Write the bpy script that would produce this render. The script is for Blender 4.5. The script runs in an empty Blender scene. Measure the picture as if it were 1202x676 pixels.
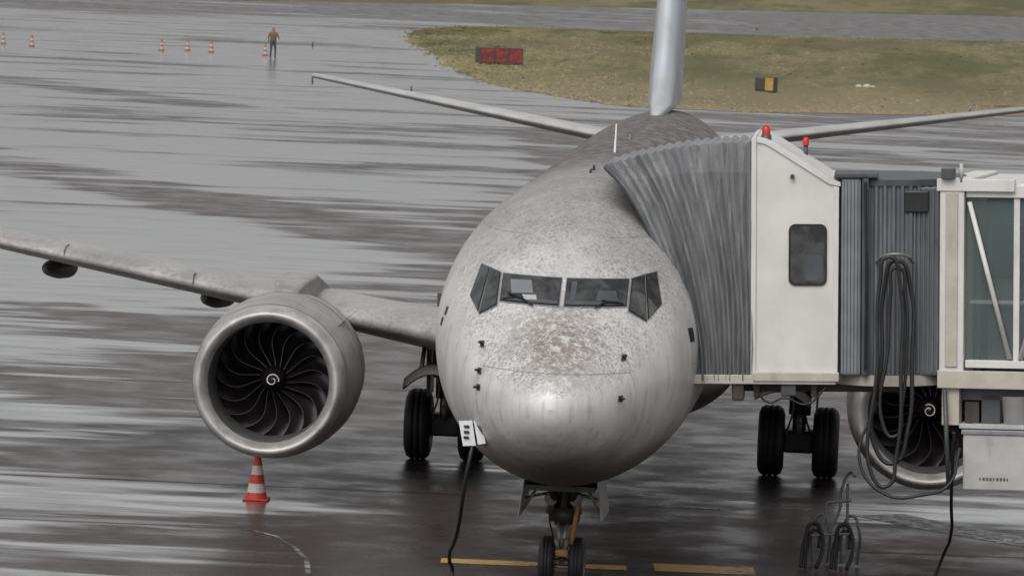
import bpy, math, random
import numpy as np
from mathutils import Vector, Matrix
from mathutils.bvhtree import BVHTree
random.seed(7); rng=np.random.RandomState(7)
S=bpy.context.scene
COL=S.collection
# ------------------------------------------------------------ materials
class NT:
    def __init__(s,name):
        s.m=bpy.data.materials.new(name); s.m.use_nodes=True
        s.t=s.m.node_tree; s.n=s.t.nodes; s.b=s.n["Principled BSDF"]
        s.tc=s.n.new("ShaderNodeTexCoord")
    def L(s,a,b): s.t.links.new(a,b)
    def set(s,k,v):
        if hasattr(v,"links") or hasattr(v,"is_linked"): s.L(v,s.b.inputs[k])
        else: s.b.inputs[k].default_value=v
    def noise(s,scale,detail=4,rough=.55,vec=(1,1,1),dist=0.,off=(0,0,0),rot=0.):
        mp=s.n.new("ShaderNodeMapping"); mp.inputs["Scale"].default_value=vec; mp.inputs["Location"].default_value=off
        mp.inputs["Rotation"].default_value=(0,0,rot)
        s.L(s.tc.outputs["Object"],mp.inputs[0])
        x=s.n.new("ShaderNodeTexNoise"); x.inputs["Scale"].default_value=scale; x.inputs["Detail"].default_value=detail
        x.inputs["Roughness"].default_value=rough; x.inputs["Distortion"].default_value=dist
        s.L(mp.outputs[0],x.inputs["Vector"]); return x.outputs["Fac"]
    def math(s,op,a,b=None,c=None,clamp=False):
        x=s.n.new("ShaderNodeMath"); x.operation=op; x.use_clamp=clamp
        for i,v in enumerate((a,b,c)):
            if v is None: continue
            if isinstance(v,(int,float)): x.inputs[i].default_value=v
            else: s.L(v,x.inputs[i])
        return x.outputs[0]
    def mr(s,v,a,b,c=0.,d=1.,smooth=True):
        x=s.n.new("ShaderNodeMapRange"); x.interpolation_type='SMOOTHSTEP' if smooth else 'LINEAR'
        s.L(v,x.inputs["Value"])
        for k,q in zip(("From Min","From Max","To Min","To Max"),(a,b,c,d)): x.inputs[k].default_value=q
        return x.outputs["Result"]
    def mix(s,f,a,b):
        x=s.n.new("ShaderNodeMix"); x.data_type='RGBA'
        if isinstance(f,(int,float)): x.inputs[0].default_value=f
        else: s.L(f,x.inputs[0])
        for i,v in ((6,a),(7,b)):
            if isinstance(v,tuple): x.inputs[i].default_value=(v[0],v[1],v[2],1)
            else: s.L(v,x.inputs[i])
        return x.outputs[2]
    def xyz(s,out="Object"):
        x=s.n.new("ShaderNodeSeparateXYZ"); s.L(s.tc.outputs[out],x.inputs[0]); return x.outputs
    def nrm(s):
        g=s.n.new("ShaderNodeNewGeometry"); x=s.n.new("ShaderNodeSeparateXYZ"); s.L(g.outputs["Normal"],x.inputs[0]); return x.outputs
    def bump(s,h,st,dist=.02):
        x=s.n.new("ShaderNodeBump"); x.inputs["Strength"].default_value=st; x.inputs["Distance"].default_value=dist
        s.L(h,x.inputs["Height"]); s.L(x.outputs[0],s.b.inputs["Normal"])
def pm(name,base,rough=.5,metal=0.,var=.25,scale=6.,bump=.0,dirt=None,coat=0.):
    t=NT(name); n=t.noise(scale,6)
    dk=tuple(c*(1-var) for c in base); lt=tuple(min(1,c*(1+var*.6)) for c in base)
    c=t.mix(t.mr(n,.3,.7),dk,lt)
    if dirt:
        d=t.noise(scale*.6,8,.7,off=(3,5,1),vec=(1,1,.35)); c=t.mix(t.mr(d,.52,.72,0,.75),c,dirt)
    t.set("Base Color",c); t.set("Metallic",metal)
    t.set("Roughness",t.mr(n,.2,.8,max(.03,rough-.08),min(1,rough+.1)))
    if bump: t.bump(t.noise(scale*5,4),bump)
    if coat: t.set("Coat Weight",coat)
    return t.m
M={}
M['tyre']=pm("tyre_rubber",(.018,.017,.017),.6,bump=.2,scale=20)
M['hub']=pm("wheel_hub",(.25,.25,.24),.45,.5,dirt=(.06,.05,.04))
M['gear']=pm("gear_steel",(.24,.23,.22),.4,.3,dirt=(.05,.04,.035),scale=9)
M['geardark']=pm("gear_dark",(.05,.043,.04),.55,dirt=(.02,.02,.02),scale=9)
M['orange']=pm("orange_paint",(.42,.22,.07),.5,dirt=(.10,.06,.03),scale=12)
M['lip']=pm("inlet_lip_metal",(.46,.45,.44),.44,.4,var=.22,dirt=(.20,.185,.17),scale=4)
M['throat']=pm("inlet_throat",(.10,.10,.10),.5,.2,var=.2)
M['nac']=pm("nacelle_paint",(.33,.322,.318),.42,.25,var=.28,dirt=(.11,.098,.088),scale=3.5)
M['fairing']=pm("fairing_dark",(.10,.095,.09),.5,.1,var=.25,scale=4)
M['blade']=pm("fan_blade",(.016,.013,.014),.36,.2,var=.3,scale=5)
M['bladele']=pm("fan_blade_edge",(.045,.040,.041),.45,.5,var=.2)
M['black']=pm("black_part",(.012,.012,.013),.4)
M['seam']=pm("sealed_joint",(.022,.02,.02),.45,scale=2)
M['white']=pm("white_paint",(.60,.59,.57),.45,var=.08,dirt=(.40,.37,.33),scale=2)
M['cabwhite']=pm("cab_white_panel",(.61,.60,.57),.42,var=.08,dirt=(.42,.39,.34),scale=1.6)
M['beige']=pm("beige_sill",(.44,.41,.35),.5,var=.12,dirt=(.22,.19,.155),scale=4)
M['greym']=pm("grey_panel",(.22,.23,.245),.45,.2,var=.15,dirt=(.10,.10,.10),scale=3)
M['greyd']=pm("dark_grey_panel",(.075,.08,.088),.5,.2,var=.2,dirt=(.04,.04,.04),scale=3)
M['greyl']=pm("light_grey_box",(.40,.40,.39),.5,var=.12,dirt=(.22,.21,.19),scale=3)
M['red']=pm("red_lens",(.50,.02,.015),.25,var=.15)
M['redp']=pm("red_sign",(.25,.045,.035),.5,var=.35)
M['yelp']=pm("yellow_sign",(.38,.26,.06),.5,var=.25)
M['coner']=pm("cone_red",(.70,.06,.04),.45,var=.15,dirt=(.30,.05,.04))
M['conew']=pm("cone_white",(.72,.70,.68),.4,var=.1,dirt=(.4,.36,.32))
M['fconer']=pm("faded_cone_red",(.26,.12,.09),.55,var=.2)
M['fconew']=pm("faded_cone_white",(.42,.41,.40),.5,var=.15)
M['paper']=pm("paper",(.68,.69,.71),.6,var=.06)
M['hose']=pm("rubber_hose",(.02,.02,.021),.5)
def glass_dark():
    t=NT("dark_glass"); n=t.noise(3.5,4,.6,dist=.5)
    t.set("Base Color",t.mix(t.mr(n,.35,.65),(.010,.011,.012),(.055,.056,.055))); t.set("Roughness",.05); t.set("Specular IOR Level",.9)  # mottled, raised base colour imitates reflections in the panes
    return t.m
M['glass']=glass_dark()
def glass_clear():
    t=NT("tunnel_glass"); n=t.noise(1.2,3)
    t.set("Base Color",(.17,.23,.22,1)); t.set("Roughness",t.mr(n,.2,.8,.03,.12)); t.set("Alpha",t.mr(n,.2,.8,.18,.30)); t.set("Specular IOR Level",.5)
    return t.m
M['tglass']=glass_clear()
def body():
    t=NT("aircraft_silver_paint"); x=t.xyz(); nz=t.nrm()[2]
    n1=t.noise(1.3,8,.65); n2=t.noise(22,7,.82); n3=t.noise(5,8,.75,vec=(1,.45,1)); big=t.noise(1.1,4,.6,off=(3,3,3))
    c=t.mix(t.mr(n1,.3,.7),(.52,.518,.51),(.68,.678,.67))
    crown=t.mr(x[2],3.9,5.0); back=t.mr(x[1],1.5,14.)
    up=t.math('MULTIPLY',crown,t.math('ADD',t.math('MULTIPLY',back,.44),.54))
    g=t.math('MULTIPLY',up,t.mr(n3,.25,.60,.62,1.))
    c=t.mix(g,c,t.mix(back,(.16,.148,.14),(.072,.060,.056)))
    # beads / specks of road film on upward faces, in clusters
    upf=t.mr(nz,.22,.62); front=t.mr(x[1],12.,1.,.45,1.); clus=t.mr(big,.34,.56,.35,1.)
    th=t.mr(n2,.47,.58)
    sp=t.math('MULTIPLY',t.math('MULTIPLY',upf,front),t.math('MULTIPLY',th,clus))
    c=t.mix(t.math('MULTIPLY',sp,.72),c,(.125,.108,.10))
    sp2=t.math('MULTIPLY',upf,t.mr(t.noise(30,5,.8,off=(7,1,3)),.57,.66)); c=t.mix(t.math('MULTIPLY',sp2,.42),c,(.70,.69,.68))
    # brown insect/dirt patch above the radome
    dx=t.math('POWER',t.math('MULTIPLY',x[0],1.15),2.); dz=t.math('POWER',t.math('MULTIPLY',t.math('SUBTRACT',x[2],3.52),1.7),2.)
    r=t.math('SQRT',t.math('ADD',dx,dz)); pm_=t.mr(t.math('ADD',r,t.math('MULTIPLY',t.math('SUBTRACT',big,.5),.9)),1.15,.22)
    sel=t.math('MULTIPLY',pm_,t.mr(t.noise(10,9,.85),.39,.56)); sel=t.math('MULTIPLY',sel,t.mr(x[1],2.6,2.2))
    c=t.mix(t.math('MULTIPLY',sel,.84),c,(.155,.115,.095))
    def line(coord,pos,w):
        return t.math('LESS_THAN',t.math('ABSOLUTE',t.math('SUBTRACT',coord,pos)),w)
    ln=None
    for p in (1.06,3.05,4.55,5.5,6.9,9.0,11.5,14,17,20,23,26,29):
        l=line(x[1],p,.005); ln=l if ln is None else t.math('MAXIMUM',ln,l)
    for z in (2.05,3.15,4.75): ln=t.math('MAXIMUM',ln,t.math('MULTIPLY',line(x[2],z,.005),t.mr(x[1],2.9,3.0)))
    ln=t.math('MAXIMUM',ln,t.math('MULTIPLY',line(x[2],3.17,.009),t.mr(x[1],1.1,1.05)))
    c=t.mix(t.math('MULTIPLY',ln,.45),c,(.09,.085,.08))
    belshade=t.mr(t.math('ADD',x[2],t.math('MULTIPLY',n1,.3)),2.60,1.90); c=t.mix(t.math('MULTIPLY',belshade,.92),c,(.088,.070,.062))  # underside shade and dark ground reflection painted into the belly colour
    st=t.math('MULTIPLY',t.mr(t.noise(3.,6,.7,vec=(2.4,2.4,.25)),.50,.70),.45)
    c=t.mix(st,c,(.25,.24,.23))
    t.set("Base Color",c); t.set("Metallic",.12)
    rr=t.math('ADD',t.mr(n1,.2,.8,.36,.48),t.math('MULTIPLY',g,.28)); t.set("Roughness",rr)
    t.set("Specular IOR Level",t.mr(g,0.,1.,.5,.2))
    hb=t.math('ADD',t.math('MULTIPLY',n2,.5),t.noise(2.2,2)); t.bump(hb,.10,.03)
    return t.m
M['body']=body()
def wingm():
    t=NT("wing_paint"); x=t.xyz(); n=t.noise(1.6,8,.65,vec=(1,.5,1)); n2=t.noise(14,5,.7)
    c=t.mix(t.mr(n,.3,.7),(.28,.273,.268),(.43,.42,.415)); c=t.mix(t.math('MULTIPLY',t.mr(n2,.48,.62),.5),c,(.16,.15,.14))
    t.set("Base Color",c); t.set("Metallic",.2); t.set("Roughness",t.mr(n,.2,.8,.28,.45)); t.bump(n2,.08,.01)
    return t.m
M['wing']=wingm()
def stabm():
    t=NT("stabilizer_paint"); n=t.noise(2,6,.65)
    t.set("Base Color",t.mix(t.mr(n,.3,.7),(.38,.375,.37),(.50,.495,.49))); t.set("Metallic",.1); t.set("Roughness",.45); return t.m
M['stab']=stabm()
def finm():
    t=NT("fin_paint"); x=t.xyz(); n=t.noise(1.,6)
    c=t.mix(t.mr(n,.3,.7),(.42,.44,.46),(.56,.58,.60)); c=t.mix(t.mr(n,.50,.6,0,.35),c,(.38,.46,.52))
    t.set("Base Color",c); t.set("Metallic",.15); t.set("Roughness",.33)
    return t.m
M['fin']=finm()
def bellowsm():
    t=NT("canopy_fabric"); n=t.noise(3,7,.7,vec=(1,1,.3)); n2=t.noise(40,3)
    c=t.mix(t.mr(n,.3,.7),(.18,.185,.192),(.29,.293,.30)); c=t.mix(t.mr(t.noise(7,7,.75,vec=(1,1,.2),off=(4,2,1)),.52,.72,0,.65),c,(.09,.088,.085))
    t.set("Base Color",c); t.set("Roughness",.62); t.bump(n2,.2,.005); return t.m
M['bellow']=bellowsm()
def slatm():
    t=NT("corrugated_slats"); x=t.xyz(); n=t.noise(2.,7,.7,vec=(1,1,.25))
    c=t.mix(t.mr(n,.3,.7),(.11,.118,.128),(.19,.20,.215)); c=t.mix(t.mr(t.noise(5,6,.7,vec=(1,1,.15),off=(1,7,1)),.55,.75,0,.6),c,(.06,.06,.062))
    t.set("Base Color",c); t.set("Metallic",.3); t.set("Roughness",.42); return t.m
M['slat']=slatm()
def ground():
    t=NT("wet_asphalt"); x=t.xyz()
    a=t.noise(1,5,.5,vec=(.075,.24,1),dist=.5,rot=math.radians(-14)); b=t.noise(1,3,.5,vec=(.020,.045,1),off=(13,4,0),rot=math.radians(20))
    c0=t.noise(1,5,.55,vec=(.16,.85,1),dist=.6,off=(2,9,0),rot=math.radians(-6))
    w=t.math('ADD',t.math('MULTIPLY',a,.46),t.math('MULTIPLY',b,.26)); w=t.math('ADD',w,t.math('MULTIPLY',c0,.28))
    left=t.mr(x[0],-1.,-16.,0.,.06)
    dx=t.math('POWER',t.math('MULTIPLY',t.math('SUBTRACT',x[0],1.),.085),2.); dy=t.math('POWER',t.math('MULTIPLY',t.math('SUBTRACT',x[1],36.),.026),2.)
    dry=t.mr(t.math('ADD',dx,dy),1.6,.2,0.,.06)
    nearl=t.math('MULTIPLY',t.mr(x[1],19.,10.,0.,.045),t.mr(x[0],-3.,-6.))
    nearr=t.math('MULTIPLY',t.mr(x[1],19.,10.,0.,.03),t.mr(x[0],-4.,-1.))
    w=t.math('SUBTRACT',t.math('ADD',t.math('SUBTRACT',t.math('ADD',w,left),dry),nearl),nearr)
    # drained lanes (surface falls away, no standing water)
    def lane(ax,ay,bx,by,wd,amt):
        L_=math.hypot(bx-ax,by-ay); ux,uy=(bx-ax)/L_,(by-ay)/L_
        rx=t.math('SUBTRACT',x[0],ax); ry=t.math('SUBTRACT',x[1],ay)
        s_=t.math('ADD',t.math('MULTIPLY',rx,ux),t.math('MULTIPLY',ry,uy))
        p_=t.math('ABSOLUTE',t.math('SUBTRACT',t.math('MULTIPLY',rx,uy),t.math('MULTIPLY',ry,ux)))
        k=t.math('MULTIPLY',t.mr(p_,wd,wd*.3,0.,amt),t.math('MULTIPLY',t.mr(s_,-.12*L_,.1*L_),t.mr(s_,1.12*L_,.9*L_)))
        return k
    for q in ((-30,116,-6,70,3.6,.10),(-14,48,-7,37.5,1.5,.085),(-9,150,-3,80,2.6,.07),(-26,80,-14,60,1.5,.06),(-20,35,-9,28,1.6,.055),(-44,190,-20,150,3.,.06)):
        w=t.math('SUBTRACT',w,lane(*q))
    far=t.mr(x[1],280.,340.,0.,.10); w=t.math('SUBTRACT',w,far)
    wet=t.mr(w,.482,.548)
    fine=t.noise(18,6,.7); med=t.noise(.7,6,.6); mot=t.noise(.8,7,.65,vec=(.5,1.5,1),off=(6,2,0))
    dryc=t.mix(t.mr(med,.3,.7),(.034,.025,.022),(.060,.048,.044)); wetsheen=t.mix(t.mr(mot,.35,.65),(.065,.062,.061),(.14,.137,.135))  # wet patches get a lighter base colour to boost the sky sheen
    c=t.mix(wet,dryc,wetsheen); c=t.mix(t.math('MULTIPLY',t.mr(fine,.55,.7),.35),c,(.09,.082,.077))
    t.set("Base Color",c)
    t.set("Roughness",t.mix(wet,t.mix(t.mr(med,.3,.7),(.20,.20,.20),(.46,.46,.46)),(.24,.24,.24)))
    t.set("Specular IOR Level",t.mr(wet,0.,1.,.13,1.,False))
    t.set("Coat Weight",t.math('MULTIPLY',wet,t.mr(mot,.32,.60,.55,1.))); t.set("Coat Roughness",t.mr(mot,.35,.7,.20,.08)); t.set("Coat IOR",1.6)
    h=t.math('ADD',t.math('MULTIPLY',fine,t.mr(wet,0,1,1.,.12,False)),t.math('MULTIPLY',t.noise(2.2,3,vec=(1,.6,1)),t.mr(wet,0,1,.4,.25,False)))
    t.bump(h,.15,.02)
    return t.m
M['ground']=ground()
GA,GB,GN=(.108,.107,.050),(.205,.182,.098),(.27,.222,.145)
def grassm():
    t=NT("grass_ground"); x=t.xyz(); n=t.noise(.10,8,.7,vec=(1,.14,1)); n2=t.noise(1.6,6,.75,vec=(1,.3,1)); n3=t.noise(.05,5,.6,vec=(1,.5,1),off=(5,1,1))
    c=t.mix(t.mr(n,.42,.58),GA,GB); c=t.mix(t.math('MULTIPLY',t.mr(n2,.42,.66),.6),c,(.072,.070,.036))
    near=t.mr(t.math('ADD',x[1],t.math('MULTIPLY',n,90)),280,215)
    c=t.mix(t.math('MULTIPLY',near,.75),c,GN); c=t.mix(t.mr(n3,.48,.66,0,.65),c,(.145,.12,.075))
    t.set("Base Color",c); t.set("Roughness",.9); t.set("Specular IOR Level",.1); t.bump(n2,.6,.15); return t.m
M['grass']=grassm()
def bladem():
    t=NT("grass_tuft"); x=t.xyz(); n=t.noise(.10,8,.7,vec=(1,.14,1)); c=t.mix(t.mr(n,.42,.58),GA,(.225,.20,.11))
    near=t.mr(t.math('ADD',x[1],t.math('MULTIPLY',n,90)),280,215); c=t.mix(t.math('MULTIPLY',near,.7),c,(.28,.235,.155))
    t.set("Base Color",c); t.set("Roughness",.8); t.set("Specular IOR Level",.1); return t.m
M['tuft']=bladem()
def paintm(name,col,wear):
    t=NT(name); n=t.noise(6,7,.75); n2=t.noise(1.1,4,.6)
    t.set("Base Color",t.mix(t.mr(t.math('ADD',n,t.math('MULTIPLY',n2,.5)),wear,wear+.16),col,(.05,.045,.042)))
    t.set("Roughness",t.mr(n,.3,.7,.25,.5)); return t.m
M['yline']=paintm("yellow_marking",(.62,.36,.09),.76)
M['wline']=paintm("white_marking",(.34,.33,.32),.64)
# ------------------------------------------------------------ mesh helpers
def empty(name,loc=(0,0,0),rot=(0,0,0)):
    o=bpy.data.objects.new(name,None); o.location=loc; o.rotation_euler=rot; o.empty_display_size=.2; COL.objects.link(o); return o
def mesh(name,v,f,mat,par=None,smooth=False,mats=None,fm=None):
    me=bpy.data.meshes.new(name); me.from_pydata([tuple(map(float,p)) for p in v],[],[tuple(q) for q in f])
    if mats:
        for m in mats: me.materials.append(M[m])
        for p,i in zip(me.polygons,fm): p.material_index=i
    else: me.materials.append(M[mat])
    if smooth: me.polygons.foreach_set("use_smooth",[True]*len(me.polygons))
    me.update()
    o=bpy.data.objects.new(name,me); COL.objects.link(o)
    if par: o.parent=par
    return o
def fixn(o):
    import bmesh
    b=bmesh.new(); b.from_mesh(o.data); bmesh.ops.recalc_face_normals(b,faces=b.faces); b.to_mesh(o.data); b.free(); return o
def bevel(o,w,seg=2):
    m=o.modifiers.new("bevel",'BEVEL'); m.width=w; m.segments=seg; m.limit_method='ANGLE'; return o
def box(name,x0,x1,y0,y1,z0,z1,mat,par=None,bv=.0):
    v=[(x,y,z) for x in (x0,x1) for y in (y0,y1) for z in (z0,z1)]
    f=[(0,1,3,2),(4,6,7,5),(0,4,5,1),(2,3,7,6),(0,2,6,4),(1,5,7,3)]
    o=fixn(mesh(name,v,f,mat,par))
    if bv: bevel(o,bv)
    return o
def prism(name,poly,y0,y1,mat,par=None,bv=0.):
    n=len(poly); v=[(a,y0,b) for a,b in poly]+[(a,y1,b) for a,b in poly]
    f=[tuple(range(n)),tuple(range(2*n-1,n-1,-1))]+[(i,(i+1)%n,n+(i+1)%n,n+i) for i in range(n)]
    o=fixn(mesh(name,v,f,mat,par))
    if bv: bevel(o,bv)
    return o
def frame(d):
    d=Vector(d).normalized(); u=d.cross(Vector((0,0,1)))
    if u.length<1e-3: u=Vector((1,0,0))
    u.normalize(); return u,d.cross(u).normalized()
def cyl(name,p,q,r,mat,par=None,r2=None,n=20):
    p=Vector(p);q=Vector(q);u,w=frame(q-p); r2=r if r2 is None else r2
    v=[];f=[]
    for c,rr in ((p,r),(q,r2)):
        for i in range(n):
            a=2*math.pi*i/n; v.append(c+u*math.cos(a)*rr+w*math.sin(a)*rr)
    f=[(i,(i+1)%n,n+(i+1)%n,n+i) for i in range(n)]+[tuple(range(n-1,-1,-1)),tuple(range(n,2*n))]
    o=fixn(mesh(name,v,f,mat,par,True))
    o.data.polygons[-1].use_smooth=False;o.data.polygons[-2].use_smooth=False
    return o
def tube(name,pts,r,mat,par=None,bez=True,cyc=False):
    c=bpy.data.curves.new(name,'CURVE'); c.dimensions='3D'; c.bevel_depth=r; c.bevel_resolution=2; c.resolution_u=8; c.use_fill_caps=True
    if bez:
        s=c.splines.new('BEZIER'); s.bezier_points.add(len(pts)-1)
        for b,p in zip(s.bezier_points,pts): b.co=p; b.handle_left_type=b.handle_right_type='AUTO'
    else:
        s=c.splines.new('POLY'); s.points.add(len(pts)-1)
        for b,p in zip(s.points,pts): b.co=(*p,1)
    s.use_cyclic_u=cyc
    c.materials.append(M[mat]); o=bpy.data.objects.new(name,c); COL.objects.link(o)
    if par:o.parent=par
    return o
def lathe(name,prof,ctr,axis,mats,par=None,n=72,squash=None,fmidx=None,smooth=True):
    ax=Vector(axis).normalized(); u,w=frame(ax); c=Vector(ctr); v=[];f=[];fm=[]
    for s,r in prof:
        for i in range(n):
            a=2*math.pi*i/n; p=c+ax*s+u*math.cos(a)*r+w*math.sin(a)*r
            if squash and p.z<c.z: p.z=c.z+(p.z-c.z)*squash
            v.append(p)
    for j in range(len(prof)-1):
        for i in range(n):
            f.append((j*n+i,j*n+(i+1)%n,(j+1)*n+(i+1)%n,(j+1)*n+i)); fm.append(fmidx[j] if fmidx else 0)
    return fixn(mesh(name,v,f,None,par,smooth,mats,fm))
def wheel(name,c,r,w,par,hubr=.5):
    h=w/2; k=min(.1,w*.25)
    prof=[(-h*.55,0.001),(-h*.55,r*hubr*.6),(-h*.75,r*hubr*.62),(-h*.8,r*hubr),(-h,r*hubr*1.08),(-h,r-k*1.3),(-h+k*.35,r-k*.4),(-h+k,r)]
    g=[(-h*.28,r+.002),(-h*.26,r-.012),(-h*.18,r-.012),(-h*.16,r+.003),(h*.16,r+.003),(h*.18,r-.012),(h*.26,r-.012),(h*.28,r+.002)]
    full=prof+g+[(-s,q) for s,q in reversed(prof)]
    idx=[1,1,1,1]+[0]*(len(full)-9)+[1,1,1,1]
    o=lathe(name,full,c,(1,0,0),['tyre','hub'],par,40,fmidx=idx)
    for k in range(8):
        a=k*math.pi/4
        for sg in (-1,1):
            p=Vector(c)+Vector((sg*h*.5,math.cos(a)*r*hubr*.42,math.sin(a)*r*hubr*.42))
            cyl(name+"_bolt",p,p+Vector((sg*h*.12,0,0)),r*.045,'geardark',par,n=8)
    return o
# ------------------------------------------------------------ AIRLINER
jet=empty("passenger_jet")
prof=[(0,2.75,2.75,0,2.75),(.03,2.88,2.62,.15,2.75),(.1,2.99,2.49,.28,2.75),(.22,3.10,2.35,.43,2.75),(.4,3.23,2.21,.60,2.76),(.65,3.40,2.05,.79,2.79),(1.0,3.61,1.90,.99,2.84),
(1.35,3.83,1.78,1.16,2.90),(1.7,4.07,1.68,1.31,2.96),(2.1,4.35,1.59,1.44,3.03),(2.5,4.61,1.53,1.55,3.10),(3.0,4.84,1.47,1.66,3.18),(3.6,5.04,1.43,1.76,3.26),(4.4,5.21,1.40,1.83,3.34),(5.4,5.32,1.38,1.87,3.39),(6.6,5.38,1.37,1.88,3.4),
(9,5.38,1.37,1.88,3.4),(12,5.38,1.37,1.88,3.4),(16,5.38,1.37,1.88,3.4),(20,5.38,1.37,1.88,3.4),(23.5,5.38,1.40,1.88,3.42),(26,5.38,1.62,1.86,3.5),(28.5,5.38,2.1,1.72,3.7),(31,5.36,2.72,1.45,3.95),(33.5,5.30,3.35,1.10,4.2),(36,5.18,3.95,.68,4.45),(38,5.02,4.4,.34,4.65),(38.6,4.92,4.6,.18,4.74),(38.7,4.76,4.76,.0,4.76)]
pr=np.array(prof,float)
def cr(P,k):
    out=[];n=len(P)
    for i in range(n-1):
        p0=P[max(i-1,0)];p1=P[i];p2=P[i+1];p3=P[min(i+2,n-1)]
        d0=(p2-p0)/max(p2[0]-p0[0],1e-6); d1=(p3-p1)/max(p3[0]-p1[0],1e-6); h=p2[0]-p1[0]
        if i==0: d0=(p2-p1)/h
        for j in range(k):
            t=j/k; out.append((2*t**3-3*t*t+1)*p1+(t**3-2*t*t+t)*h*d0+(-2*t**3+3*t*t)*p2+(t**3-t*t)*h*d1)
    out.append(P[-1]); return np.array(out)
sec=cr(pr,4); sec[:,3]=np.maximum(sec[:,3],.0005)
NF=96; v=[];f=[]
for y,zt,zb,hw,zc in sec:
    for i in range(NF):
        a=2*math.pi*i/NF; c=math.cos(a); s=math.sin(a)
        z=zc+(zt-zc)*c if c>0 else zc+(zc-zb)*c
        v.append((hw*s,y,z))
ns=len(sec)
for j in range(ns-1):
    for i in range(NF): f.append((j*NF+i,j*NF+(i+1)%NF,(j+1)*NF+(i+1)%NF,(j+1)*NF+i))
fus=fixn(mesh("fuselage",v,f,'body',jet,True))
bvh=BVHTree.FromPolygons([Vector(p) for p in v],f)
def onfus(name,quad,mat,off=.01,n=10,axis='y',side=1):
    vv=[];ff=[];(tl,tr,br,bl)=[Vector(c) for c in quad]
    for j in range(n+1):
        for i in range(n+1):
            u=i/n;w=j/n; p=(tl*(1-u)+tr*u)*(1-w)+(bl*(1-u)+br*u)*w
            if axis=='y': o=Vector((p[0],-3,p[1])); d=Vector((0,1,0))
            else: o=Vector((side*6,p[0],p[1])); d=Vector((-side,0,0))
            h,nn,_,_=bvh.ray_cast(o,d)
            if h is None: h=o; nn=-d
            if nn.dot(d)>0: nn=-nn
            vv.append(h+nn*off)
    for j in range(n):
        for i in range(n): ff.append((j*(n+1)+i,j*(n+1)+i+1,(j+1)*(n+1)+i+1,(j+1)*(n+1)+i))
    return mesh(name,vv,ff,mat,jet,True)
def onpt(x,z,off=0.):
    h,nn,_,_=bvh.ray_cast(Vector((x,-3,z)),Vector((0,1,0)))
    if nn.y>0: nn=-nn
    return h+nn*off,nn
W1=[(.045,4.25),(.80,4.255),(.80,3.955),(.045,3.945)]
W2=[(.855,4.26),(.985,4.30),(1.065,3.77),(.855,3.90)]
W3=[(1.015,4.30),(1.125,4.325),(1.225,3.97),(1.10,3.79)]
def grow(q,g):
    cx=sum(p[0] for p in q)/4; cz=sum(p[1] for p in q)/4
    return [(p[0]+g*(1 if p[0]>cx else -1),p[1]+g*(1 if p[1]>cz else -1)) for p in q]
for sg in (-1,1):
    for k,W in enumerate((W1,W2,W3)):
        onfus("window_seal",[(sg*a,b) for a,b in grow(W,.022)],'greym',.008)
        onfus("window_gasket",[(sg*a,b) for a,b in grow(W,.010)],'black',.013)
        onfus("cockpit_window",[(sg*a,b) for a,b in W],'glass',.018)
onfus("sun_visor",[(-.70,4.20),(-.42,4.21),(-.38,4.06),(-.66,4.04)],'greym',.021,6)
onfus("flight_papers",[(-.52,4.035),(-.34,4.04),(-.32,3.985),(-.50,3.975)],'greyl',.021,6)
onfus("sun_visor",[(.10,4.22),(.17,4.22),(.16,4.0),(.10,4.0)],'greyd',.021,6)
onfus("seat_back",[(.45,4.12),(.66,4.12),(.70,4.0),(.42,4.0)],'greyd',.021,6)
onfus("glareshield",[(-.79,4.0),(-.05,3.99),(-.05,3.95),(-.79,3.958)],'greyd',.0205,6)
onfus("glareshield",[(.05,3.99),(.79,4.0),(.79,3.958),(.05,3.95)],'greyd',.0205,6)
for sg in (-1,1):
    p=[onpt(sg*x,z,.04)[0] for x,z in ((.36 if sg<0 else .42,3.90),(.50 if sg<0 else .55,3.975),(.70,4.03 if sg<0 else 3.97))]
    tube("wiper_arm",p,.012,'black',jet); 
    p=[onpt(sg*x,z,.032)[0] for x,z in ((.50,4.0),(.76,3.965))]
    tube("wiper_blade",p,.011,'black',jet,False)
for sg in (-1,1):
    y=6.3
    while y<29:
        if not(15.2<y<15.8): onfus("cabin_window",[(y,4.12),(y+.25,4.12),(y+.25,3.78),(y,3.78)],'glass',.006,2,'x',sg)
        y+=.508
for sg,zs in ((-1,(3.42,3.10,2.90)),(1,(3.35,2.86))):
    for k,z in enumerate(zs):
        x=sg*(.98 if sg<0 else .84); 
        p,nn=onpt(x,z); q=p+nn*.06
        cyl("probe_mast",p,q,.018,'black',jet); cyl("probe",q,q+Vector((0,-.12,0)),.015,'black',jet,r2=.01)
        onfus("probe_base",[(x-.028,z+.04),(x+.028,z+.04),(x+.028,z-.04),(x-.028,z-.04)],'geardark',.006,3)
for yy,zz,sg in ((3.0,3.75,-1),(3.1,3.6,-1)):
    onfus("placard",[(yy,zz),(yy+.14,zz),(yy+.14,zz-.11),(yy,zz-.11)],'black',.006,3,'x',sg)
onfus("placard",[(2.9,3.62),(3.12,3.62),(3.12,3.44),(2.9,3.44)],'black',.006,3,'x',1)
p,nn=onpt(-1.05,2.30)
onfus("power_bay",[(-1.14,2.42),(-.94,2.38),(-.88,2.10),(-1.08,2.14)],'black',.006,4)
mesh("power_panel_door",[p+Vector(q) for q in ((-.20,-.10,.12),(-.02,-.18,.14),(.04,-.20,-.18),(-.13,-.12,-.20))],[(0,1,2,3)],'paper',jet)
mesh("warning_tag",[p+Vector(q) for q in ((.0,-.22,.14),(.10,-.24,.15),(.17,-.26,-.14),(.07,-.24,-.16))],[(0,1,2,3)],'paper',jet)
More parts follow.
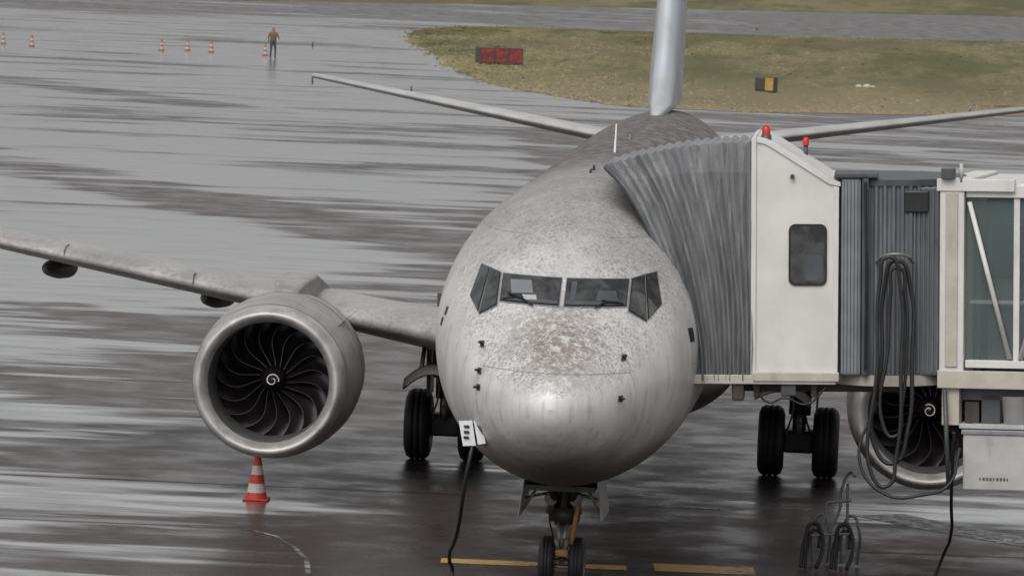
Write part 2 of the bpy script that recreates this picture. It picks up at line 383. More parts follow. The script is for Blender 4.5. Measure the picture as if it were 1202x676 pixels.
for k in range(3):
    mesh("tag_print",[p+Vector(q)+Vector((0,0,-.07*k)) for q in ((-.13,-.15,.07),(-.06,-.175,.075),(-.05,-.18,.04),(-.12,-.155,.035))],[(0,1,2,3)],'black',jet)
def blade_ant(y,h,c,mat='white'):
    v=[(-.015,y,5.36),(.015,y,5.36),(.015,y+c,5.36),(-.015,y+c,5.36),(-.008,y+c*.45,5.38+h),(.008,y+c*.45,5.38+h),(.008,y+c*.9,5.38+h),(-.008,y+c*.9,5.38+h)]
    f=[(0,1,5,4),(1,2,6,5),(2,3,7,6),(3,0,4,7),(4,5,6,7)]
    fixn(mesh("blade_antenna",v,f,mat,jet))
blade_ant(13.5,.42,.35); blade_ant(7.6,.07,.5,'black'); blade_ant(6.9,.05,.4,'black'); blade_ant(18.,.07,.6,'greym')
# ---- lifting surfaces
def loft(name,secs,mat,n=14,side=1,vert=False):
    v=[];f=[]
    us=[(1-math.cos(math.pi*i/n))/2 for i in range(n+1)]
    def th(u): return 5*(.2969*math.sqrt(u)-.126*u-.3516*u*u+.2843*u**3-.1036*u**4)
    m=0
    for (x,y,z,c,t) in secs:
        ring=[(u,th(u)*t*c) for u in us]+[(u,-th(u)*t*c*(1. if vert else .75)) for u in reversed(us[1:-1])]
        m=len(ring)
        for u,h in ring:
            if vert: v.append((x+h,y+u*c,z))
            else: v.append((side*x,y+u*c,z+h-u*c*.05))
    for j in range(len(secs)-1):
        for i in range(m): f.append((j*m+i,j*m+(i+1)%m,(j+1)*m+(i+1)%m,(j+1)*m+i))
    f.append(tuple(range(m))); f.append(tuple(range((len(secs)-1)*m,len(secs)*m)))
    o=fixn(mesh(name,v,f,mat,jet,True)); 
    o.data.polygons[-1].use_smooth=False;o.data.polygons[-2].use_smooth=False
    return o
for sg in (-1,1):
    ws=[(1.2,12.3,2.36,8.6,.11),(1.9,13.0,2.42,7.9,.105),(3.4,14.15,2.55,6.75,.10),(5.8,15.55,2.84,5.3,.10),(9.6,17.4,3.30,3.95,.10),(13.5,19.4,3.80,2.75,.10),(17.0,21.2,4.30,1.65,.10)]
    loft("wing",ws,'wing',side=sg)
    loft("winglet_upper",[(17.0,21.2,4.30,1.6,.09),(17.35,21.6,4.6,1.4,.08),(17.9,22.9,6.7,.6,.08)],'wing',side=sg)
    loft("winglet_lower",[(17.0,21.3,4.28,1.5,.09),(17.3,21.9,4.0,1.2,.08),(17.6,22.6,3.2,.5,.08)],'wing',side=sg)
    for k in range(5):
        x=6.6+k*2.2; i=x-5.8
        yl=15.55+i*.495; z=2.84+i*.123
        tube("slat_joint",[(sg*x,yl-.02,z+.0),(sg*x,yl+.06,z+.10),(sg*x,yl+.5,z+.15)],.008,'geardark',jet)
    for x,yy,z,ln in ((3.9,19.0,2.25,3.2),(6.6,18.4,2.60,3.3),(9.3,19.2,2.90,2.9),(12.3,20.2,3.4,2.4)):
        o=lathe("flap_track_fairing",[(0,.01),(.15,.08),(.5,.14),(1.2,.18),(ln*.6,.18),(ln*.85,.10),(ln,.01)],(0,0,0),(0,1,-.06),['fairing'],jet,20)
        o.location=(sg*x,yy-.6,z-.02); o.scale=(1.25,1,.95)
fixn(loft("fin",[(-.06,26.5,5.25,11.0,.012),(-.06,30.3,5.50,7.6,.078),(-.06,31.2,6.3,6.7,.088),(-.06,33.6,8.9,4.9,.092),(-.06,37.2,12.4,2.5,.09),(-.06,37.5,12.55,2.0,.06)],'fin',vert=True))
for sg in (-1,1): loft("horizontal_stabilizer",[(.2,33.0,4.62,4.0,.09),(.9,33.5,4.70,3.7,.09),(7.17,37.5,5.52,1.3,.09)],'stab',side=sg)
lathe("wing_body_fairing",[(0,.02),(.5,.55),(1.5,.9),(3,1.08),(6,1.12),(9,1.0),(11,.6),(12,.05)],(0,11.0,2.30),(0,1,0),['body'],jet,48).scale=(1.85,1,1)
# ---- engines
def engine(sg):
    E=empty("engine"); E.parent=jet
    c=Vector((sg*4.86,11.3,1.86))
    P=[(1.1,.875),(.7,.87),(.4,.875),(.2,.90),(.09,.94),(.02,.985),(0,1.02),(.015,1.05),(.06,1.08),(.16,1.11),(.35,1.145),(.7,1.185),(1.3,1.215),(2.0,1.22),(2.8,1.17),(3.5,1.06),(3.9,.98),(3.9,.94),(3.2,.95)]
    idx=[1,1,1,0,0,0,0,0,0,0,2,2,2,2,2,2,2,1]
    lathe("nacelle",P,c,(0,1,0),['lip','throat','nac'],E,96,squash=.98,fmidx=idx)
    for s,r in ((.37,1.149),(1.9,1.222),(2.75,1.178)):
        lathe("nacelle_seam",[(s-.006,r),(s,r+.003),(s+.006,r)],c,(0,1,0),['geardark'],E,96,squash=.982)
    lathe("fan_backplate",[(1.25,.875),(1.3,.3),(1.3,.001)],c,(0,1,0),['black'],E,48)
    lathe("core",[(2.6,.62),(3.9,.62),(4.6,.5),(5.0,.36),(5.0,.3),(5.5,.18),(5.9,.01)],c,(0,1,0),['throat'],E,40)
    lathe("spinner",[(.62,.001),(.64,.04),(.70,.09),(.82,.16),(.98,.215),(1.1,.235)],c,(0,1,0),['blade'],E,48)
    pts=[]
    for i in range(26):
        t=i/25; s=.635+.07*t; r=np.interp(s,[.62,.64,.70,.82],[.001,.04,.09,.16])+.004; a=t*7.5*sg+1
        pts.append(c+Vector((math.cos(a)*r,s-.002,math.sin(a)*r)))
    tube("spinner_spiral",pts,.009,'conew',E,False)
    NB=18; v=[];f=[]
    def edge(t): return .22*math.sin(math.pi*min(1,t*.9))-.16*t*t
    for k in range(NB):
        b0=2*math.pi*k/NB+.1; base=len(v); J=9; K=5
        for j in range(J):
            t=j/(J-1); r=.20+t*.665
            ch=(.42-.07*t)*(1-.1*t); pitch=.62+.55*t
            for i in range(K):
                u=i/(K-1)
                tang=ch*u*math.sin(pitch)/max(r,.2)
                yy=.93+.06*math.sin(math.pi*t)+ch*u*math.cos(pitch)*.8+.03*math.sin(math.pi*u)
                a=b0+edge(t)+min(tang,.5)
                v.append(c+Vector((math.cos(a)*r,yy,math.sin(a)*r)))
        for j in range(J-1):
            for i in range(K-1):
                f.append((base+j*K+i,base+j*K+i+1,base+(j+1)*K+i+1,base+(j+1)*K+i))
    mesh("fan_blades",v,f,'blade',E,True)
    v=[];f=[]
    for k in range(NB):
        b0=2*math.pi*k/NB+.1; base=len(v)
        for j in range(9):
            t=j/8; r=.20+t*.655; yy=.922+.06*math.sin(math.pi*t)
            for da in (-.006,.006):
                a=b0+edge(t)+da/max(r,.2); v.append(c+Vector((math.cos(a)*r,yy,math.sin(a)*r)))
        for j in range(8): f.append((base+2*j,base+2*j+1,base+2*j+3,base+2*j+2))
    mesh("blade_leading_edges",v,f,'bladele',E)
    x=sg*4.86
    v=[(x-.05,12.6,2.98),(x+.05,12.6,2.98),(x-.24,14.0,3.20),(x+.24,14.0,3.20),(x-.28,15.4,3.22),(x+.28,15.4,3.22),(x-.24,17.6,2.9),(x+.24,17.6,2.9),
       (x-.2,12.6,2.85),(x+.2,12.6,2.85),(x-.26,14.0,2.6),(x+.26,14.0,2.6),(x-.26,15.4,2.5),(x+.26,15.4,2.5),(x-.2,18.,2.5),(x+.2,18.,2.5)]
    f=[]
    for k in (0,2,4): f+=[(k,k+1,k+3,k+2),(k,k+2,k+10,k+8),(k+1,k+9,k+11,k+3),(k+8,k+10,k+11,k+9)]
    f+=[(0,8,9,1),(6,7,15,14)]
    bevel(fixn(mesh("pylon",v,f,'nac',E)),.08,4)
    a=math.radians(42); s=-sg
    p=c+Vector((s*math.cos(a)*1.2,1.1,math.sin(a)*1.2)); d=Vector((s*math.cos(a),0,math.sin(a)))
    mesh("nacelle_strake",[p,p+Vector((0,1.3,0)),p+Vector((0,1.3,0))+d*.3,p+Vector((0,.7,0))+d*.22],[(0,1,2,3)],'nac',E)
engine(-1);engine(1)
# ---- nose gear
G=empty("nose_landing_gear");G.parent=jet
for sg in (-1,1): wheel("nose_wheel",(sg*.2,4.0,.345),.345,.20,G,.52)
cyl("axle",(-.28,4,.345),(.28,4,.345),.05,'gear',G)
cyl("oleo_piston",(0,4,.33),(0,4.0,.95),.06,'gear',G); cyl("oleo_cylinder",(0,4.0,.85),(0,4.05,1.75),.12,'geardark',G)
cyl("steering_collar",(0,4,.90),(0,4,1.08),.18,'geardark',G)
for sg in (-1,1):
    cyl("steering_actuator",(sg*.20,3.92,1.0),(sg*.10,3.9,1.32),.05,'gear',G)
    cyl("drag_brace",(sg*.24,3.2,1.62),(sg*.08,3.95,1.12),.05,'geardark',G)
    cyl("taxi_light",(sg*.17,3.85,1.22),(sg*.17,3.76,1.21),.085,'hub',G)
    v=[(sg*.47,3.0,1.55),(sg*.47,4.75,1.50),(sg*.55,4.7,.98),(sg*.54,3.1,1.02),(sg*.49,3.0,1.55),(sg*.49,4.75,1.50),(sg*.57,4.7,.98),(sg*.56,3.1,1.02)]
    bevel(fixn(mesh("nose_gear_door",v,[(0,1,2,3),(4,5,6,7),(0,1,5,4),(1,2,6,5),(2,3,7,6),(3,0,4,7)],'nac',G)),.006)
    cyl("door_link",(sg*.12,3.9,1.30),(sg*.50,3.7,1.22),.02,'gear',G)
    cyl("door_link",(sg*.30,3.5,1.45),(sg*.50,3.4,1.10),.018,'gear',G)
for a,b in (((0,3.93,.93),(0,3.70,.68)),((0,3.70,.68),(0,3.94,.42))):
    for sg in (-1,1): cyl("torque_link",Vector(a)+Vector((sg*.07,0,0)),Vector(b)+Vector((sg*.03,0,0)),.026,'gear',G)
box("tow_fitting",-.09,.09,3.80,3.95,.44,.54,'orange',G,.02)
cyl("bypass_strap",(.22,3.8,1.25),(.12,3.78,.62),.035,'orange',G)
tube("hydraulic_line",[(.1,3.9,1.4),(.22,3.8,1.0),(.1,3.85,.7),(.05,3.9,.4)],.012,'black',G)
tube("hydraulic_line",[(-.1,3.9,1.4),(-.18,3.8,1.0),(-.12,3.85,.7)],.012,'black',G)
box("wheel_well",-.45,.45,3.0,4.7,1.40,1.47,'black',G)
# ---- main gear
for sg in (-1,1):
    G=empty("main_landing_gear");G.parent=jet; cx=sg*2.86
    for k in (-1,1): wheel("main_wheel",(cx+k*.44,19.6,.57),.57,.42,G,.48)
    cyl("axle",(cx-.62,19.6,.57),(cx+.62,19.6,.57),.09,'geardark',G)
    cyl("oleo_piston",(cx,19.6,.5),(cx,19.6,1.2),.11,'gear',G); cyl("oleo_cylinder",(cx,19.6,1.0),(cx+sg*.05,19.7,2.7),.18,'geardark',G)
    cyl("side_brace",(cx,19.55,1.25),(cx-sg*1.3,19.5,2.2),.07,'gear',G)
    cyl("drag_brace",(cx,19.45,1.1),(cx+sg*.2,18.6,2.4),.055,'gear',G)
    cyl("retraction_actuator",(cx+sg*.1,19.4,2.1),(cx-sg*1.2,19.4,2.35),.07,'geardark',G)
    for a,b in (((cx,19.45,1.15),(cx,19.15,.9)),((cx,19.15,.9),(cx,19.45,.62))): cyl("torque_link",a,b,.045,'gear',G)
    box("brake_unit",cx-.25,cx+.25,19.35,19.85,.40,.76,'geardark',G,.05)
    box("gear_fairing",cx-.22,cx+.10,19.2,19.5,1.35,2.15,'geardark',G,.06)
    tube("hydraulic_line",[(cx+.12,19.4,2.3),(cx+.28,19.2,1.6),(cx+.1,19.25,1.1),(cx+.2,19.3,.7)],.018,'black',G)
    tube("hydraulic_line",[(cx-.12,19.4,2.3),(cx-.26,19.15,1.7),(cx-.1,19.2,1.2),(cx-.2,19.3,.7)],.018,'gear',G)
    v=[(cx+sg*.30,18.9,2.5),(cx+sg*.30,20.3,2.45),(cx+sg*.26,20.15,1.05),(cx+sg*.26,19.1,1.05)]
    v+=[(a+sg*.03,b,c) for a,b,c in v]
    bevel(fixn(mesh("main_gear_door",v,[(0,1,2,3),(4,5,6,7),(0,1,5,4),(1,2,6,5),(2,3,7,6),(3,0,4,7)],'fairing',G)),.01)
for sg in (-1,1):
    vv=[];ff=[]
    for j in range(9):
        t=j/8; x=sg*(2.25+.85*t)
        for i in range(5):
            u=i/4; vv.append((x,14.0+.55*t-.25*math.sin(u*1.4),1.88+.16*math.sin(math.pi*t*.9)-.13*u-.20*t*t))
    for j in range(8):
        for i in range(4): ff.append((j*5+i,j*5+i+1,(j+1)*5+i+1,(j+1)*5+i))
    o=mesh("krueger_flap",vv,ff,'fairing',jet,True); m=o.modifiers.new("s",'SOLIDIFY'); m.thickness=.03
    for t in (.15,.6): cyl("krueger_hinge",(sg*(2.25+t),14.1+.5*t,1.92),(sg*(2.25+t),14.6+.5*t,2.3),.035,'geardark',jet)
# ------------------------------------------------------------ JET BRIDGE (local: a right, y depth, b up; follows the sloping floor)
B=empty("jet_bridge",(2.45,0,3.0),(0,-.04,0))
Y0,Y1=3.3,6.6
def ctop(t): return -1.97*(1-t), 2.72+.33*(1-(1-t)**2.0)
cc=[(-.86,-.05),(-.88,.35),(-.94,.70),(-1.03,1.05),(-1.17,1.44),(-1.34,1.82),(-1.55,2.22),(-1.76,2.50),(-1.97,2.72)]
N=16; v=[];f=[]
def legpt(t,k):
    a0,b0=cc[k]; vv=k/8; ta,tb=ctop(t)
    a=a0*(1-t); b=b0*(1-t)+(-.05+(3.05+.05)*vv)*t
    if k==8: return ta,tb
    if k>=6: b=b+(tb-(2.72*(1-t)+3.05*t))*(k-5)/3
    return a,b
rings=[]
for r in range(2*N+1):
    t=r/(2*N); o=.12 if r%2 else 0.
    if r==2*N: o=0
    ring=[]
    for k in range(9):
        a,b=legpt(t,k); sag=.02*math.sin(7*t+k); yy=Y0+.06-o*(.75+.25*math.sin(k*1.7+r))+(1-t)*.7*(k/8)**1.5
        ring.append((a+sag*.6*(1 if 0<r<2*N else 0),yy,b))
    a,b=ring[-1][0],ring[-1][2]; ys=ring[-1][1]
    ring[-1]=(a,ys+.08,b-.02+o*.3)
    for q in (.12,.35,.6,.85,1.0):
        ring.append((a,ys+(Y1-ys)*q+.05,b+o*.4+.04*math.sin(math.pi*q)-.12*q))
    for k in range(8,-1,-2):
        aa,bb=legpt(t,k); ring.append((aa,Y1+.1+o,bb-.14))
    rings.append(ring)
m=len(rings[0])
for rg in rings: v+=rg
for j in range(2*N):
    for i in range(m-1): f.append((j*m+i,j*m+i+1,(j+1)*m+i+1,(j+1)*m+i))
o=mesh("canopy_bellows",v,f,'bellow',B); md=o.modifiers.new("s",'SOLIDIFY'); md.thickness=.015
tube("canopy_bumper",[(a-.01,y-.01,b) for a,y,b in rings[0][:9]],.045,'greyd',B)
tube("canopy_front_bow",[(a,y-.06,b) for a,y,b in rings[7][:9]],.014,'greyd',B)
prism("cab_floor",[(-.92,-.10),(1.08,-.10),(1.08,.02),(-.90,.02)],Y0-.04,Y1,'beige',B,.01)
cab=[(0.0,.02),(1.06,.02),(1.075,2.50),(.98,2.57),(.22,3.05),(.12,3.09),(0.0,3.11)]
prism("cab_wall",cab,Y0,Y1-.8,'cabwhite',B,.015)
prism("cab_edge_trim",[(-.035,.02),(.03,.02),(.03,3.14),(-.035,3.12)],Y0-.03,Y1-.78,'cabwhite',B,.008)
prism("cab_roof_trim",[(.03,3.125),(.13,3.115),(.24,3.07),(1.0,2.59),(1.13,2.55),(1.13,2.49),(.98,2.52),(.20,3.01),(.11,3.05),(.03,3.06)],Y0-.025,Y1-.78,'white',B,.006)
prism("cab_corner_trim",[(1.035,.02),(1.10,.02),(1.11,2.48),(1.045,2.50)],Y0-.02,Y0+.2,'white',B,.006)
box("cab_base_sill",-.0,1.12,Y0-.06,Y0+.01,-.06,.06,'beige',B,.01)
def rrect(x0,x1,z0,z1,r,n=6):
    pts=[]
    for cx,cz,a0 in ((x1-r,z1-r,0),(x0+r,z1-r,90),(x0+r,z0+r,180),(x1-r,z0+r,270)):
        for i in range(n+1):
            a=math.radians(a0+90*i/n); pts.append((cx+r*math.cos(a),cz+r*math.sin(a)))
    return pts
prism("cab_window_gasket",rrect(.455,.955,1.195,2.00,.09),Y0-.022,Y0+.02,'black',B)
prism("cab_window_glass",rrect(.485,.925,1.225,1.97,.07),Y0-.026,Y0-.01,'glass',B)
prism("cab_window_reflection",rrect(.66,.90,1.26,1.60,.05),Y0-.0275,Y0-.0262,'greyd',B)  # lighter pane laid on the glass to imitate a reflection
cyl("cab_lamp_base",(.15,Y0+.3,3.05),(.15,Y0+.3,3.15),.07,'greyd',B); lathe("warning_beacon",[(0,.055),(.08,.055),(.12,.03),(.13,.001)],(.15,Y0+.3,3.15),(0,0,1),['red'],B,20)
cyl("cab_lamp_base",(.64,Y1-1.2,2.75),(.64,Y1-1.2,2.94),.03,'greyd',B); lathe("warning_beacon",[(0,.045),(.06,.045),(.10,.03),(.11,.001)],(.64,Y1-1.2,2.94),(0,0,1),['red'],B,20)
cyl("cab_camera",(.5,Y0-.06,2.62),(.5,Y0-.02,2.62),.03,'geardark',B)
for a in (.0,.75): box("under_beam",a,a+.08,Y0+.1,Y1,-.28,-.10,'geardark',B,.01)
box("under_beam_cross",-.3,1.9,Y0+.5,Y0+.62,-.24,-.12,'geardark',B,.01)
box("leveling_box",-.28,-.12,Y0,Y0+.3,-.32,-.10,'geardark',B,.02); box("leveling_box",.36,.56,Y0,Y0+.3,-.26,-.10,'greyd',B,.02)
tube("hanging_wire",[(.0,Y0,-.12),(.2,Y0,-.34),(.4,Y0,-.28),(.7,Y0,-.36),(.95,Y0,-.14)],.014,'black',B)
RC=(1.78,4.6); v=[];f=[]; n=220; RR=.98
def rot_r(i): return RR+(.028 if (i//2)%2 else 0)
for b in (.0,2.52):
    for i in range(n):
        a=2*math.pi*i/n; r=rot_r(i); v.append((RC[0]+r*math.cos(a),RC[1]+r*1.3*math.sin(a),b))
for i in range(n): f.append((i,(i+1)%n,n+(i+1)%n,n+i))
fixn(mesh("rotunda_slats",v,f,'slat',B))
for b0,b1,k in ((2.50,2.58,1.03),(-.12,.02,1.03)):
    v=[];nn_=64
    for b in (b0,b1):
        for i in range(nn_):
            a=2*math.pi*i/nn_; v.append((RC[0]+RR*k*math.cos(a),RC[1]+RR*k*1.3*math.sin(a),b))
    f=[(i,(i+1)%nn_,nn_+(i+1)%nn_,nn_+i) for i in range(nn_)]+[tuple(range(nn_)),tuple(range(nn_,2*nn_))]
    fixn(mesh("rotunda_ring",v,f,'greyd' if b0>0 else 'beige',B))
box("roller_curtain",1.14,1.40,Y0-.02,Y0+.5,.02,2.60,'greym',B,.03)
box("curtain_post",1.41,1.50,Y0-.05,Y0+.3,.02,2.60,'greyd',B,.02)
box("roller_curtain_cap",1.05,1.62,Y0-.06,Y0+.6,2.60,2.68,'greyd',B,.02)
for k in range(5): box("curtain_rib",1.17+k*.045,1.18+k*.045,Y0-.03,Y0-.018,.05,2.56,'greyd',B)
box("dark_notch",1.95,2.28,Y0+.02,Y0+.4,2.15,2.44,'black',B,.02)
box("slat_panel",1.50,2.44,Y0+.10,Y0+.5,.02,2.48,'slat',B,.01)
for k in range(15): box("slat_rib",1.54+k*.06,1.57+k*.06,Y0+.07,Y0+.11,.05,2.46,'slat',B,.006)
tube("conduit",[(1.46,Y0-.08,.1),(1.47,Y0-.08,1.3),(1.45,Y0-.08,2.55)],.018,'black',B)
T=empty("tunnel",(2.42,Y0+.05,0),(0,0,math.radians(-10)));T.parent=B
def tb(name,x0,x1,y0,y1,z0,z1,mat,bv=.008): return box(name,x0,x1,y0,y1,z0,z1,mat,T,bv)
LN=16.; D=2.7
tb("portal_post",.02,.34,-.10,D,.0,2.58,'white',.015)
tb("portal_post_inset",.10,.26,-.125,-.099,.15,2.42,'beige')
tb("portal_head",-.02,1.0,-.12,.0,2.44,2.60,'white'); tb("roof",.36,LN,.0,D,2.46,2.54,'white',.01)
tb("roof_edge",.36,LN,-.06,.06,2.36,2.52,'white'); tb("roof_edge_back",.36,LN,D-.06,D+.06,2.36,2.52,'white')
tb("portal_lamp",.05,.22,-.2,-.05,2.60,2.74,'greyd'); cyl("portal_pipe",(.3,-.1,2.56),(.3,-.1,2.80),.025,'greyl',T)
tb("floor_slab",.0,LN,-.02,D,-.13,.02,'greyd'); tb("floor_beam",.0,LN,-.12,-.02,-.13,.10,'beige'); tb("floor_rail",.36,LN,-.08,.02,.14,.24,'white')
tb("floor_beam_back",.0,LN,D+.02,D+.12,-.13,.24,'beige')
for k in range(12):
    a=.36+k*1.3
    for yy in (-.03,D-.03): tb("mullion",a+.62,a+.70,yy,yy+.06,.24,2.38,'white')
    if k%2==0:
        for yy in (-.05,D-.02): cyl("diagonal_brace",(a+.04,yy,2.30),(a+.58,yy,.26),.032,'white',T,n=12)
    else:
        for yy in (-.05,D-.02): cyl("diagonal_brace",(a-.58,yy,.26),(a+.0,yy,2.30),.032,'white',T,n=12)
tb("glazing",.36,LN,.005,.02,.24,2.38,'tglass',0); tb("glazing_back",.36,LN,D-.02,D-.005,.24,2.38,'tglass',0)
tb("handrail",.36,LN,.25,.30,.95,1.0,'greyl'); tb("inner_rail",.5,LN,D-.3,D-.25,.95,1.0,'greyl')
prism("inner_door",rrect(.50,.92,.9,2.05,.08),.9,1.0,'greyd',T); prism("inner_door_window",rrect(.56,.86,1.25,1.95,.06),.87,.91,'black',T)
box("inner_cabinet",.37,.46,.6,1.9,.02,2.2,'geardark',T,.03); box("inner_wall",.46,1.6,1.05,1.15,.02,2.3,'greyd',T,.02)
tb("leg_bracket",.05,.28,-.05,.20,-.62,-.13,'beige'); tb("cross_beam",.05,3.2,.1,.25,-.30,-.13,'greyd')
tb("machinery_tray",.28,3.0,-.05,.9,-.66,-.60,'greyl'); tb("machinery",.33,.52,.1,.6,-.60,-.32,'geardark'); tb("motor_housing",.55,.80,.1,.7,-.60,-.22,'greyd')
lathe("bucket",[(0,.14),(0.01,.15),(.36,.18),(.37,.19),(.36,.17)],(1.0,.1,-.60),(0,0,1),['greyl'],T,28)
box("electrical_cabinet",.34,1.25,-.1,.5,-1.46,-.72,'greyl',T,.02); box("electrical_cabinet_lid",.32,1.27,-.12,.52,-.73,-.67,'greym',T,.01)
for k in range(9): box("cabinet_label",.56+k*.045,.56+k*.045+(.028 if k%4 else .018),-.104,-.101,-1.33,-1.29,'greyd',T)
box("cabinet_bracket",.36,.44,.0,.1,-.72,-.6,'geardark',T)
cyl("side_pipe",(.10,-.12,-.15),(.16,-.12,-1.45),.03,'greyd',T)
for a in (2.6,):
    for yy in (-.35,D+.35):
        box("lift_column",a-.18,a+.18,yy-.18,yy+.18,-2.6,2.9,'greyl',T,.02); 
    box("column_cross_beam",a-.25,a+.25,-.6,D+.6,-2.7,-2.4,'greyl',T,.02)
    for yy in (.2,D-.2):
        wheel("bogie_wheel",(a,yy,-2.67),.5,.35,T)
for a in (15.2,): cyl("pier_column",(a,D/2,-3.85),(a,D/2,0),.45,'greyl',T)
H=empty("hanging_hose_bundle")
def W_(a,y,b):
    c=math.cos(.04);s=math.sin(.04); return (2.45+a*c-b*s,y,3.0+a*s+b*c)
for k,(a0,a1,bt,bb,r) in enumerate(((1.66,2.06,1.55,-.95,.028),(1.74,1.99,1.46,-.6,.024),(1.60,1.92,1.60,-1.25,.026))):
    yy=3.02-.05*k
    pts=[W_(a0-.04,yy,bb),W_(a0+.02,yy-.02,(bt+bb)/2),W_(a0+.05,yy,bt-.35),W_((a0+a1)/2,yy-.03,bt),W_(a1-.01,yy,bt-.38),W_(a1+.01,yy,(bt+bb)/2),W_(a1-.05,yy,bb+.25),W_((a0+a1)/2-.03,yy,bb-.15)]
    tube("hose_loop",pts,r,'hose',H,cyc=True)
tube("cable",[W_(1.62,3.1,-.3),W_(1.40,3.0,-1.1),W_(1.75,2.9,-1.50),W_(2.2,2.9,-1.50),W_(2.55,3.0,-1.38),W_(2.7,3.1,-.9)],.022,'hose',H)
tube("cable",[W_(2.62,3.1,-.70),W_(2.60,3.6,-1.5),(5.15,5.5,.75),(5.0,7.0,.06),(4.9,5.0,.03),(4.6,2.,.03)],.022,'hose',H)
tube("hose_hanger",[W_(1.60,3.3,1.5),W_(1.75,3.0,1.62),W_(1.95,3.0,1.62),W_(2.08,3.3,1.5)],.02,'gear',H)
C=empty("ground_power_cable")
yb=onpt(-1.05,2.30)[0].y
tube("cable",[(-1.03,yb-.05,2.28),(-1.10,yb-.16,1.85),(-1.25,yb+.6,1.0),(-1.52,4.3,.25),(-1.50,4.6,.05),(-1.6,2.5,.03),(-2.2,-2,.03)],.026,'hose',C)
St=empty("hose_stand",(3.55,7.6,0))
for a in (-.26,.16):
    tube("frame_loop",[(a-.16,-.25,.03),(a-.12,-.1,.38),(a+.0,.05,.62),(a+.10,.0,.50),(a+.12,-.25,.22),(a+.06,-.4,.05)],.030,'hose',St)
    tube("frame_loop",[(a-.10,-.3,.03),(a-.07,-.1,.33),(a+.02,.05,.52),(a+.08,-.1,.3)],.024,'hose',St)
    tube("frame_loop_rear",[(a-.02,.45,.03),(a-.02,.3,.5),(a+.1,.25,.72),(a+.2,.2,.55),(a+.2,.4,.03)],.022,'greym',St)
tube("upright",[(-.05,.1,.5),(.08,.15,.8),(.10,.15,1.1),(.22,.1,1.35),(.27,.0,1.30)],.022,'greym',St)
tube("upright",[(.22,.1,.03),(.20,.15,.6),(.18,.15,1.18)],.022,'greym',St,False)
tube("cross_bar",[(-.1,.12,.90),(.24,.12,.95)],.02,'greym',St,False); tube("cross_bar",[(-.1,.12,.90),(-.14,.1,.55)],.02,'greym',St,False)
tube("cross_bar",[(-.30,.0,.45),(.28,.0,.5)],.018,'greym',St,False)
# ------------------------------------------------------------ cones
def cone(loc,h=.74,a='coner',b='conew'):
    E=empty("traffic_cone",loc); r0=.165*h/.74;r1=.03
    zs=[.03,.16*h,.34*h,.52*h,.70*h,.97*h,h]; rs=[r0+(r1-r0)*(z/h) for z in zs]
    prof=[(z,r) for z,r in zip(zs,rs)]+[(h,.001)]
    lathe("cone_body",prof,(0,0,0),(0,0,1),[a,b],E,32,fmidx=[0,1,0,1,0,0,0])
    k=.19*h/.74; box("cone_base",-k,k,-k,k,.0,.035,a,E,.012); return E
cone((-5.1,12.6,0))
for i,(x,y) in enumerate(((-45.1,229.4),(-43.1,226.9),(-36.2,229.3),(-35,231.2),(-33.5,230),(-30.3,228.5))): cone((x,y,0),.66,'fconer','fconew')
# ------------------------------------------------------------ worker
def worker(loc,rot):
    E=empty("ground_worker",loc,(0,0,rot))
    J={'pel':(0,0,.95,.16),'sp':(0,0,1.15,.15),'ch':(0,-.01,1.36,.17),'nk':(0,0,1.50,.065),'hd':(0,-.02,1.60,.085),'ht':(0,-.02,1.70,.09),
     'ls':(-.19,0,1.42,.075),'le':(-.27,.02,1.15,.05),'lh':(-.28,-.10,.92,.035),'rs':(.19,0,1.42,.075),'re':(.30,-.05,1.17,.05),'rh':(.26,-.28,1.10,.035),
     'lk':(-.11,-.03,.50,.075),'la':(-.12,.06,.09,.05),'lf':(-.12,-.10,.04,.04),'rk':(.12,-.06,.50,.075),'ra':(.13,-.02,.09,.05),'rf':(.13,-.18,.04,.04),'lp':(-.10,0,.86,.10),'rp':(.10,0,.86,.10)}
    Ed=[('pel','sp'),('sp','ch'),('ch','nk'),('nk','hd'),('hd','ht'),('ch','ls'),('ls','le'),('le','lh'),('ch','rs'),('rs','re'),('re','rh'),('pel','lp'),('lp','lk'),('lk','la'),('la','lf'),('pel','rp'),('rp','rk'),('rk','ra'),('ra','rf')]
    ks=list(J); me=bpy.data.meshes.new("worker_body"); me.from_pydata([J[k][:3] for k in ks],[(ks.index(a),ks.index(b)) for a,b in Ed],[])
    o=bpy.data.objects.new("worker_body",me); COL.objects.link(o); o.parent=E
    md=o.modifiers.new("skin",'SKIN'); 
    for i,k in enumerate(ks): me.skin_vertices[0].data[i].radius=(J[k][3],J[k][3]*.8)
    me.skin_vertices[0].data[0].use_root=True
    s=o.modifiers.new("sub",'SUBSURF'); s.levels=2; s.render_levels=2
    t=NT("worker_clothes"); x=t.xyz(); c=t.mix(t.math('GREATER_THAN',x[2],.98),(.05,.045,.04),(.10,.09,.07)); c=t.mix(t.math('GREATER_THAN',x[2],1.30),c,(.22,.09,.045)); c=t.mix(t.math('GREATER_THAN',x[2],1.50),c,(.25,.17,.12))
    c=t.mix(t.math('GREATER_THAN',x[2],1.66),c,(.04,.03,.025)); t.set("Base Color",c); t.set("Roughness",.8); me.materials.append(t.m)
    return E
worker((-29.2,222.5,0),.4)
